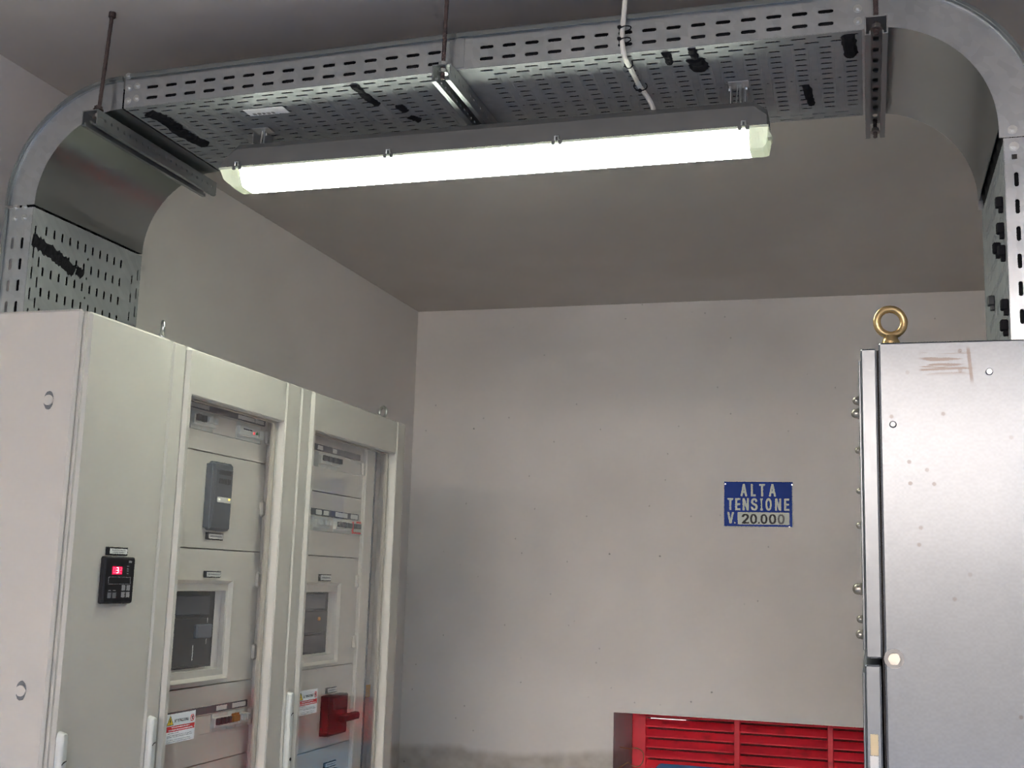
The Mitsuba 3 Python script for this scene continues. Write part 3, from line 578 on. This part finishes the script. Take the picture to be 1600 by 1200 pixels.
# ---------------------------------------------------------------- strut channels and hanger rods
def strut(xc, y0, y1, zt, label, w=0.042, h=0.038):
    t = thing('strut_channel', label, 'strut channel', 'strut channels under the tray')
    tk = 0.0025; top = sheet(rect(xc-w/2, xc+w/2, y0, y1), [slot(xc, y, 0.024, 0.011, 'v') for y in np.arange(y0+0.045, y1-0.02, 0.05)], tk)
    top.apply_translation((0, 0, zt-tk))
    ms = [top]
    holes = [circle(y, zt-0.018, 0.0045, 8) for y in np.arange(y0+0.03, y1-0.01, 0.025)]
    for s in (-1, 1):
        wl = sheet(rect(y0, y1, zt-h, zt), holes, tk)
        ms.append(frame(wl, np.array([xc+s*w/2 if s < 0 else xc+w/2-tk, 0, 0]), EY, EZ, EX))
        ms.append(box(xc+s*(w/2-tk), xc+s*(w/2-0.0105), y0, y1, zt-h, zt-h+tk))
        ms.append(box(xc+s*(w/2-0.0105), xc+s*(w/2-0.008), y0, y1, zt-h, zt-h+0.008))
    obj('profile', ms, 'mat_strut', t)
    return t
def rod(x, y, z0, z1, top=None, label='', nuts=()):
    t = thing('hanger_rod', label, 'threaded rod', 'hanger rods')
    top = top or (x, y, z1)
    n = int((z1-z0)/0.0025); zz = np.linspace(z0, z1, n)
    xs = x + (top[0]-x)*(zz-z0)/(z1-z0); ys = y + (top[1]-y)*(zz-z0)/(z1-z0)
    k = 8; a = np.arange(k)*2*math.pi/k; v = []; f = []
    for i in range(n):
        r = 0.0050 if i % 2 else 0.0042
        v += [(xs[i]+r*math.cos(q), ys[i]+r*math.sin(q), zz[i]) for q in a]
    for i in range(n-1):
        for j in range(k): f += [[i*k+j, i*k+(j+1) % k, (i+1)*k+(j+1) % k], [i*k+j, (i+1)*k+(j+1) % k, (i+1)*k+j]]
    f += [[0, j+1, j] for j in range(1, k-1)] + [[(n-1)*k, (n-1)*k+j, (n-1)*k+j+1] for j in range(1, k-1)]
    obj('shank', trimesh.Trimesh(np.array(v), f, process=False), 'mat_rod', t)
    for zc, m in nuts: obj('nut', [cyl((x, y, zc-0.004), (x, y, zc+0.004), 0.0095, 6), cyl((x, y, zc-0.0055), (x, y, zc-0.004), 0.012, 16)], m, t)
    if z1 > ZC-0.02: obj('anchor_collar', cyl((top[0], top[1], ZC-0.012), (top[0], top[1], ZC), 0.0085, 12), 'mat_rod', t)
    return t
strut(-1.714, 2.208, 2.735, 2.5315, 'galvanised strut channel under the tray at the left bend')
strut(-0.848, 2.208, 2.735, 2.5565, 'galvanised strut channel under the middle of the tray, lit by the lamp')
strut(0.031, 2.192, 2.735, 2.5575, 'galvanised strut channel seen end-on beside the right bend')
rod(-1.703, 2.222, 2.502, ZC, (-1.696, 2.232, ZC), 'rusty threaded rod hanging from the ceiling at the left bend', [(2.540, 'mat_rod'), (2.520, 'mat_steel_dark')])
rod(-0.850, 2.222, 2.528, ZC, (-0.846, 2.222, ZC), 'rusty threaded rod above the middle strut channel', [(2.546, 'mat_bolt'), (2.562, 'mat_bolt')])
rod(0.031, 2.215, 2.530, ZC, (0.031, 2.215, ZC), 'threaded rod above the end-on strut channel on the right', [(2.546, 'mat_steel_dark'), (2.562, 'mat_steel_dark')])
rod(0.031, 2.712, 2.512, 2.556, None, 'short threaded stud with nut at the far end of the right strut channel', [(2.530, 'mat_steel_dark')])
labels['hanger_rod_003']['group'] = 'hanger rods'

# ---------------------------------------------------------------- fluorescent lamp
LX0, LX1, LY0, LY1 = -1.488, -0.188, 2.412, 2.514
lamp = thing('fluorescent_lamp', 'long lit fluorescent batten lamp with clear cover hanging under the tray', 'lamp')
def loft(secs):
    return join([hull(np.vstack([secs[i], secs[i+1]])) for i in range(len(secs)-1)])
def hs(x, z0, z1, yi, yo, zc=0.016): return [(x, yo, z0), (x, LY0+LY1-yo, z0), (x, yi-0.004, z1-zc), (x, LY0+LY1-yi+0.004, z1-zc), (x, yi+0.010, z1), (x, LY0+LY1-yi-0.010, z1)]
zh0, zh1 = 2.444, 2.506
obj('housing', hull(hs(LX0+0.004, zh0, zh1-0.03, LY0+0.006, LY0) + hs(LX0+0.040, zh0, zh1, LY0+0.006, LY0) + hs(LX1-0.030, zh0, zh1, LY0+0.006, LY0) + hs(LX1-0.002, zh0, zh1-0.022, LY0+0.006, LY0)), 'mat_lamp_body', lamp)
obj('seal', rbox(LX0-0.002, LX1+0.002, LY0-0.0025, LY1+0.0025, zh0-0.003, zh0+0.002, 0.001), 'mat_diffuser_end', lamp)
zb0 = 2.4015
def ds(x, k=1.0, dz=0.0):
    zb = zb0+dz; return np.array([(x, LY0+0.001, zh0-0.003), (x, LY1-0.001, zh0-0.003), (x, LY0+0.012*k+0.002, zb+0.014), (x, LY1-0.012*k-0.002, zb+0.014), (x, LY0+0.022*k, zb+0.002), (x, LY1-0.022*k, zb+0.002), (x, LY0+0.030*k, zb), (x, LY1-0.030*k, zb)])
obj('diffuser', hull(np.vstack([ds(LX0+0.052), ds(LX1-0.040)])), {'type': 'diffuse', 'reflectance': rgb((0.5, 0.5, 0.5))}, lamp, label='glowing lamp cover', emitter={'type': 'area', 'radiance': rgb((LAMP*0.93, LAMP*1.0, LAMP*0.84))})
endem = {'type': 'area', 'radiance': rgb([GLOW*q for q in (0.30, 0.34, 0.22)])}
def endcap(a, b, tip):
    return join([hull(np.vstack([ds(a), ds(b)])), hull(np.vstack([ds(b), tip]))])
tipL = np.array([(LX0, LY0+0.002, zh0-0.003), (LX0, LY1-0.002, zh0-0.003), (LX0+0.006, LY0+0.012, zb0+0.018), (LX0+0.006, LY1-0.012, zb0+0.018)])
tipR = np.array([(LX1, LY0+0.002, zh0-0.003), (LX1, LY1-0.002, zh0-0.003), (LX1-0.004, LY0+0.012, zb0+0.008), (LX1-0.004, LY1-0.012, zb0+0.008)])
obj('cover_end', endcap(LX0+0.052, LX0+0.026, tipL), 'mat_diffuser_end', lamp, label='translucent cover end', emitter=endem)
obj('cover_end', endcap(LX1-0.040, LX1-0.012, tipR), 'mat_diffuser_end', lamp, label='translucent cover end', emitter=endem)
def mesh_lines(x0, x1, step):
    ms = []
    for x in np.arange(x0, x1, step): ms.append(tube([(x, LY0+0.0008, zh0-0.005), (x, LY0+0.0138, zb0+0.014)], 0.00035, 5))
    for k in (0.3, 0.6): ms.append(tube([(x0, LY0+0.0009+0.0128*k, zh0-0.004-0.025*k), (x1, LY0+0.0009+0.0128*k, zh0-0.004-0.025*k)], 0.00035, 5))
    return ms
obj('prism_lines', mesh_lines(LX0+0.028, LX0+0.052, 0.005), 'mat_diffuser_end', lamp)
obj('prism_lines', mesh_lines(LX1-0.038, LX1-0.014, 0.006), 'mat_diffuser_end', lamp)
obj('cover_hook', hull([(LX1, 2.425, 2.440), (LX1, 2.445, 2.440), (LX1+0.008, 2.425, 2.424), (LX1+0.008, 2.445, 2.424), (LX1-0.002, 2.425, 2.422), (LX1-0.002, 2.445, 2.422)]), 'mat_diffuser_end', lamp)
for x in (-1.440, -1.048, -0.646, -0.238):
    k = obj('clip', [rbox(x-0.012, x-0.004, LY0-0.004, LY0, zh0-0.007, zh0+0.005, 0.001), rbox(x+0.004, x+0.012, LY0-0.004, LY0, zh0-0.007, zh0+0.005, 0.001)], 'mat_lamp_body', lamp)
    obj('spring', [tube([(x-0.004, LY0-0.004, zh0+0.002), (x-0.003, LY0-0.006, zh0+0.011), (x+0.004, LY0-0.005, zh0+0.011), (x+0.005, LY0-0.004, zh0+0.002)], 0.0022, 8)], 'mat_bolt', k, smooth=40)
for x in (-1.398, -0.252):
    zt = 2.5495 if x < -1 else 2.5585
    b = obj('bracket', [box(x-0.016, x-0.0145, 2.430, 2.470, 2.504, zt-0.012), box(x+0.0145, x+0.016, 2.430, 2.470, 2.504, zt-0.012), box(x-0.016, x+0.016, 2.430, 2.470, 2.504, 2.5062)], 'mat_zinc', lamp, label='small galvanised hanging bracket')
    obj('stud', [cyl((x+0.004, 2.450, 2.505), (x+0.004, 2.450, zt), 0.003, 10), cyl((x-0.006, 2.450, 2.507), (x-0.002, 2.450, zt), 0.0018, 8)], 'mat_bolt', b)
    obj('bolt', [cyl((x-0.0165, 2.436, zt-0.018), (x-0.020, 2.436, zt-0.018), 0.004, 6), cyl((x+0.0165, 2.436, zt-0.018), (x+0.020, 2.436, zt-0.018), 0.004, 6)], 'mat_bolt', b)
    obj('foot', rbox(x-0.022, x+0.022, 2.432, 2.468, zt-0.0035, zt-0.0005, 0.0008), 'mat_zinc', b)

cab = thing('lamp_cable', 'white power cable strapped to the tray and running down to the lamp', 'cable')
path = [(-0.455, 2.232, ZC-0.001), (-0.459, 2.234, 2.70), (-0.464, 2.234, 2.62), (-0.465, 2.234, 2.575), (-0.462, 2.240, 2.5515), (-0.461, 2.270, 2.5465), (-0.460, 2.350, 2.5495), (-0.458, 2.405, 2.5490), (-0.447, 2.440, 2.5380), (-0.437, 2.463, 2.5080)]
obj('cord', tube(spline(path, 8), 0.0053, 10), 'mat_cable', cab, smooth=True)
def loop(c, a, b, ra, rb, r=0.0012):
    t = np.arange(20)*2*math.pi/20; return tube(np.array(c) + ra*np.cos(t)[:, None]*np.array(a) + rb*np.sin(t)[:, None]*np.array(b), r, 6, True)
for zz in (2.607, 2.5815):
    obj('cable_tie', [loop((-0.460, 2.237, zz), (1, 0, 0.15), (0, 1, 0), 0.012, 0.011), rbox(-0.474, -0.467, 2.224, 2.230, zz-0.003, zz+0.003, 0.001)], 'mat_tar', cab)
obj('cable_tie', [loop((-0.458, 2.402, 2.552), (1, 0.25, 0), (0, 0, 1), 0.014, 0.010), rbox(-0.462, -0.455, 2.396, 2.402, 2.538, 2.544, 0.001)], 'mat_tar', cab)
obj('cable_tie', [loop((-0.461, 2.285, 2.552), (1, 0.2, 0), (0, 0, 1), 0.008, 0.010)], 'mat_tar', cab)

# ---------------------------------------------------------------- black straps, tape and label on the tray
def lumpy(pts, w, t, seed, normal=EZ):
    """an uneven flat band along pts, bulging by t on the side of normal"""
    p = spline(pts, 10); d = np.gradient(p, axis=0); d /= np.linalg.norm(d, axis=1, keepdims=True); s = np.cross(d, normal)
    rng = np.random.default_rng(seed); n = len(p); wl = w*(0.8+0.5*rng.random(n)); wr = w*(0.8+0.5*rng.random(n)); th = t*(0.6+0.8*rng.random(n))
    rings = [np.stack([p[i]-s[i]*wl[i], p[i]-s[i]*wl[i]*0.6-normal*th[i], p[i]-normal*th[i]*1.2, p[i]+s[i]*wr[i]*0.6-normal*th[i], p[i]+s[i]*wr[i], p[i]+normal*0.001]) for i in range(n)]
    v = np.vstack(rings); f = []
    for i in range(n-1):
        for j in range(6):
            a, b = i*6+j, i*6+(j+1) % 6; f += [[a, b, b+6], [a, b+6, a+6]]
    f += [[0, j+1, j] for j in range(1, 5)] + [[(n-1)*6, (n-1)*6+j, (n-1)*6+j+1] for j in range(1, 5)]
    m = trimesh.Trimesh(v, f, process=False); trimesh.repair.fix_normals(m); return m
def strap(pts, w, t, seed, label, normal=EZ, name='black_strap', cat='strap'):
    obj(name, lumpy(pts, w, t, seed, normal), 'mat_tar', label=label, cat=cat)
za, zbb = 2.5462, 2.5588
strap([(-1.612, 2.285, za), (-1.598, 2.335, za), (-1.602, 2.400, za), (-1.597, 2.470, za+0.0005), (-1.590, 2.50, za+0.0008)], 0.019, 0.006, 1, 'long ragged black tape under the left end of the tray', name='black_tape', cat='tape')
strap([(-1.075, 2.262, 2.5550), (-1.073, 2.325, 2.5550), (-1.067, 2.375, 2.5552)], 0.010, 0.005, 2, 'black strap left of the middle strut channel, nearest the tray edge')
strap([(-1.021, 2.392, 2.5558), (-1.018, 2.425, 2.5558)], 0.010, 0.005, 3, 'small black strap under the tray left of the middle strut channel, deeper in')
strap([(-1.020, 2.462, 2.5558), (-1.005, 2.485, 2.5560)], 0.009, 0.005, 4, 'tiny black strap tail just above the lamp housing, left of the middle strut channel')
strap([(-0.381, 2.262, zbb), (-0.379, 2.312, zbb)], 0.008, 0.006, 5, 'narrow black strap under the tray, first one right of the white cable')
strap([(-0.327, 2.256, zbb), (-0.325, 2.300, zbb)], 0.008, 0.006, 6, 'upper stem of the black strap pair, second right of the white cable', name='black_strap')
strap([(-0.326, 2.306, zbb), (-0.322, 2.362, zbb)], 0.017, 0.008, 7, 'broad black strap lobe under the tray, second right of the white cable')
strap([(-0.020, 2.266, zbb), (-0.018, 2.360, zbb)], 0.013, 0.008, 8, 'black strap bunch under the tray beside the right strut channel')
strap([(-0.112, 2.488, zbb), (-0.106, 2.590, zbb)], 0.008, 0.007, 9, 'black strap with a loose tail under the far part of the tray on the right')
XNL = -1.8796; NX = np.array([-1.0, 0, 0])
strap([(XNL, 2.256, 2.243), (XNL, 2.32, 2.232), (XNL, 2.38, 2.217), (XNL, 2.412, 2.206)], 0.016, 0.004, 11, 'long black tape on the tray length standing on the cream cabinets', NX, 'black_tape', 'tape')
strap([(XNL, 2.424, 2.213), (XNL, 2.447, 2.207)], 0.012, 0.004, 12, 'short black tape right of the long tape on the left tray drop', NX, 'black_tape', 'tape')
for i, (y, z) in enumerate(((2.293, 2.208), (2.291, 2.157), (2.365, 2.140), (2.284, 2.112), (2.50, 2.068), (2.268, 2.006), (2.288, 1.972))):
    where = ['topmost on', 'second from the top on', 'left of the pair halfway up', 'right of the pair halfway up', 'farthest back on', 'upper of the two lowest on', 'lowest of all on'][i]
    obj('cable_tie_head', [rbox(0.238, 0.2512, y-0.008, y+0.008, z-0.010, z+0.010, 0.002), rbox(0.243, 0.2512, y-0.004, y+0.004, z-0.020, z+0.004, 0.001)], 'mat_tar' if i != 4 else 'mat_dark_grey', label=f'black cable tie end, {where} the tray above the grey cabinet', cat='cable tie', group='cable tie ends on the right tray drop')
pl = obj('paper_label', [rbox(-1.385, -1.282, 2.326, 2.364, 2.5487, 2.5495, 0.0003)], 'mat_white', label='white paper label stuck under the tray above the left end of the lamp', cat='label')
obj('print', [box(-1.373+0.012*i, -1.365+0.012*i, 2.350, 2.360, 2.5484, 2.5487) for i in range(5)], 'mat_grey_ink', pl)

# ---------------------------------------------------------------- sign on the back wall
sg = thing('warning_sign', 'blue enamel sign reading ALTA TENSIONE V. 20.000 on the end wall', 'sign')
SX0, SX1, SZ0, SZ1, SY = -0.617, -0.317, 1.745, 1.945, YB-0.010
obj('plate', rbox(SX0, SX1, SY, YB-0.0005, SZ0, SZ1, 0.002), 'mat_blue_sign', sg)
def pos(u, v): return np.array([SX0+0.3*u, SY, SZ1-0.2*v])
obj('border', [box(SX0, SX1, SY-0.0006, SY, SZ0, SZ0+0.0025), box(SX1-0.003, SX1, SY-0.0006, SY, SZ0, SZ1-0.01)], 'mat_letter', sg)
def letters(spots, v0, v1, material, back=0.0, fat=0.0012):
    ms = []
    for ch, u0, u1 in spots:
        ms += [text_at(ch, 0.2*(v1-v0), pos(u0, v1)+EX*q-EY*back, EX, EZ, 0.3*(u1-u0)-2*fat, 0.0008) for q in (0.0, fat, 2*fat)]
    return obj('lettering', ms, material, sg)
letters([('A', .241, .340), ('L', .393, .466), ('T', .513, .602), ('A', .654, .759)], 0.045, 0.325, 'mat_letter', fat=0.0018)
letters([('T', .050, .136), ('E', .164, .239), ('N', .272, .364), ('S', .393, .492), ('I', .529, .568), ('O', .605, .696), ('N', .743, .832), ('E', .874, .948)], 0.365, 0.635, 'mat_letter', fat=0.0018)
letters([('V', .047, .147)], 0.675, 0.93, 'mat_letter', fat=0.0018)
obj('lettering', box(SX0+0.3*0.148, SX0+0.3*0.168, SY-0.0008, SY, SZ1-0.2*0.93, SZ1-0.2*0.895), 'mat_letter', sg)
obj('number_field', box(SX0+0.3*0.200, SX0+0.3*0.948, SY-0.001, SY, SZ1-0.2*0.945, SZ1-0.2*0.675), 'mat_letter', sg)
letters([('2', .262, .366), ('0', .382, .482), ('0', .534, .633), ('0', .654, .759)], 0.712, 0.928, 'mat_ink', 0.001, 0.0008)
obj('lettering', box(SX0+0.3*0.495, SX0+0.3*0.522, SY-0.0017, SY-0.001, SZ1-0.2*0.928, SZ1-0.2*0.888), 'mat_ink', sg)
letters([('0', .780, .880)], 0.712, 0.928, 'mat_faded_ink', 0.001, 0.0008)
for u, v in ((0.99, 0.06), (0.95, 0.985), (0.02, 0.05)): obj('screw', cyl(pos(u, v)-EY*0.002, pos(u, v), 0.003, 10), 'mat_bolt', sg)

# ---------------------------------------------------------------- red louvre in the wall opening
lv = thing('louvre_grille', 'red painted steel louvre grille set deep in the end wall opening', 'louvre')
LVY = 5.80
obj('frame', [rbox(OX0+0.003, -1.037, LVY-0.012, LVY+0.055, OZ0, OZ1-0.002, 0.003), rbox(OX1-0.07, OX1-0.003, LVY-0.012, LVY+0.055, OZ0, OZ1-0.002, 0.003), rbox(-1.037, OX1-0.07, LVY, LVY+0.055, OZ0, OZ0+0.04, 0.003), rbox(-1.037, OX1-0.07, LVY+0.02, LVY+0.055, OZ1-0.03, OZ1-0.002, 0.003)], 'mat_louvre', lv)
mull = [(-0.621, -0.595), (-0.197, -0.173), (0.227, 0.251)]
for a, b in mull: obj('mullion', rbox(a, b, LVY-0.006, LVY+0.050, OZ0+0.04, OZ1-0.03, 0.002), 'mat_louvre', lv)
bays = [(-1.037, -0.621), (-0.595, -0.197), (-0.173, 0.227), (0.251, OX1-0.07)]
for a, b in bays:
    for k in range(13):
        zl = 0.813 - 0.0472*k + 0.0472
        if zl < OZ0+0.06 or zl > OZ1-0.03: continue
        obj('slat', hull([(x, y, z) for x in (a+0.001, b-0.001) for y, z in ((LVY-0.012, zl+0.001), (LVY-0.009, zl-0.005), (LVY-0.012, zl-0.003), (LVY-0.004, zl+0.004), (LVY+0.016, zl+0.031), (LVY+0.020, zl+0.0295), (LVY+0.022, zl+0.020))]), 'mat_louvre', lv)
scr = sheet(rect(-1.04, OX1-0.06, OZ0+0.02, OZ1-0.004), [rect(x, x+0.0036, 0.8405, 0.8440) for x in np.arange(-1.025, -0.855, 0.0078)], 0.002)
obj('screen', frame(scr, np.array([0, LVY+0.062, 0]), EX, EZ, -EY), 'mat_screen', lv, label='dark dusty screen behind the slats')
wl = thing('wire_loop', 'thin loose wire loop sticking out of the opening beside the red louvre', 'wire')
t = np.linspace(-2.6, 2.2, 26)
obj('strand', tube(np.vstack([[(-1.104, 5.50, 0.745)], np.stack([-1.030+0.040*np.cos(t+math.pi)*-1*0.9, 5.50+0.01*np.sin(3*t), 0.705+0.042*np.sin(t)], 1)[::-1], [(-1.104, 5.49, 0.655)]]), 0.0022, 6), 'mat_brass', wl)
bb = thing('blue_box', 'blue metal box whose top edge shows below the red louvre', 'box')
obj('body', box(-0.875, -0.455, 5.02, 5.30, 0.0, 0.66), 'mat_blue_paint', bb)
obj('lid', rbox(-0.889, -0.446, 5.008, 5.31, 0.65, 0.7145, 0.004), 'mat_blue_paint', bb)

# ---------------------------------------------------------------- grey cabinet on the right
gc = thing('switchgear_cabinet', 'grey metal cabinet with scuffed side and brass eye bolt standing on the right', 'cabinet')
GX, GY, GT = 0.0225, 2.150, 1.918
obj('body', [rbox(GX, 1.22, GY, 3.25, 0.0, GT, 0.003)], 'mat_grey_cabinet', gc)
obj('edge_seam', box(GX-0.0035, GX, GY+0.010, 3.24, 0.05, GT-0.012), 'mat_gap', gc)
DXF = -0.0085
ud = obj('door', [rbox(DXF, GX-0.0035, GY, 3.24, 1.371, 1.908, 0.003)], 'mat_grey_door', gc)
ld = obj('door', [rbox(DXF-0.002, GX-0.006, GY, 3.24, 0.06, 1.3605, 0.003)], 'mat_grey_door', gc)
obj('cover_plate', rbox(DXF-0.004, DXF, GY+0.045, 3.20, 1.382, 1.895, 0.001), 'mat_grey_door', ud)
obj('cover_plate', rbox(DXF-0.006, DXF-0.002, GY+0.045, 3.20, 1.10, 1.345, 0.001), 'mat_grey_door', ld)
def dome(y, z, R, parent):
    a = np.linspace(0, math.pi/2, 6); prof = [(R, 0.0), (R, R*0.9)] + [(R*math.cos(q), R*0.9+R*0.9*math.sin(q)) for q in a]
    m = trimesh.creation.revolve(np.array(prof), sections=16); m.apply_transform(trimesh.transformations.rotation_matrix(-math.pi/2, EY)); m.apply_translation((DXF-0.003, y, z))
    obj('dome_nut', [m, cyl((DXF-0.003, y, z), (DXF-0.0075, y, z), R*1.25, 6)], 'mat_nut', parent, smooth=30)
for y, z, R in ((2.25, 1.830, 0.0060), (2.25, 1.806, 0.0072), (2.42, 1.757, 0.0055), (2.55, 1.687, 0.0055), (2.45, 1.611, 0.0058), (2.25, 1.487, 0.0085), (2.30, 1.4325, 0.0058), (2.25, 1.407, 0.0065)): dome(y, z, R*1.2, ud)
# eye bolt
t = np.arange(36)*2*math.pi/36; ring = np.stack([0.0445+0.0235*np.cos(t), np.full(36, 2.205), 1.9665+0.0242*np.sin(t)], 1)
ring = ring + np.stack([np.zeros(36), 0.25*(ring[:, 0]-0.0445), np.zeros(36)], 1)
eb = obj('eye_bolt', [tube(ring, 0.0068, 12, True), cyl((0.0445, 2.205, 1.918), (0.0445, 2.205, 1.930), 0.0165, 24, 0.0155), cyl((0.0445, 2.205, 1.930), (0.0445, 2.205, 1.942), 0.0155, 24, 0.010)], 'mat_brass', gc, smooth=35, label='brass lifting eye bolt')
obj('bolt', [cyl((0.153, 2.30, GT), (0.153, 2.30, GT+0.014), 0.006, 12)], 'mat_brass', gc)
wb = obj('bolt', [cyl((0.0375, GY, 1.372), (0.0375, GY-0.002, 1.372), 0.0165, 28)], 'mat_washer', gc, label='hexagon bolt on a wide washer')
obj('head', [cyl((0.0375, GY-0.002, 1.372), (0.0375, GY-0.009, 1.372), 0.0105, 6), cyl((0.0375, GY-0.009, 1.372), (0.0375, GY-0.0105, 1.372), 0.0075, 16)], 'mat_nut', wb)
obj('screw', cyl((0.2035, GY, 1.862), (0.2035, GY-0.004, 1.862), 0.0062, 20, 0.0045), 'mat_bolt', gc, smooth=25)
obj('screw', cyl((0.044, GY, 1.772), (0.044, GY-0.004, 1.772), 0.0062, 20, 0.0045), 'mat_grey_door', gc, smooth=25)
obj('tag', rbox(-0.0035, 0.0095, GY-0.0012, GY, 1.212, 1.2465, 0.0004), 'mat_beige', ld, label='beige tag')
obj('tag', rbox(-0.0045, 0.0095, GY-0.0012, GY, 1.17, 1.211, 0.0004), 'mat_paper', ld, label='pale grey tag')
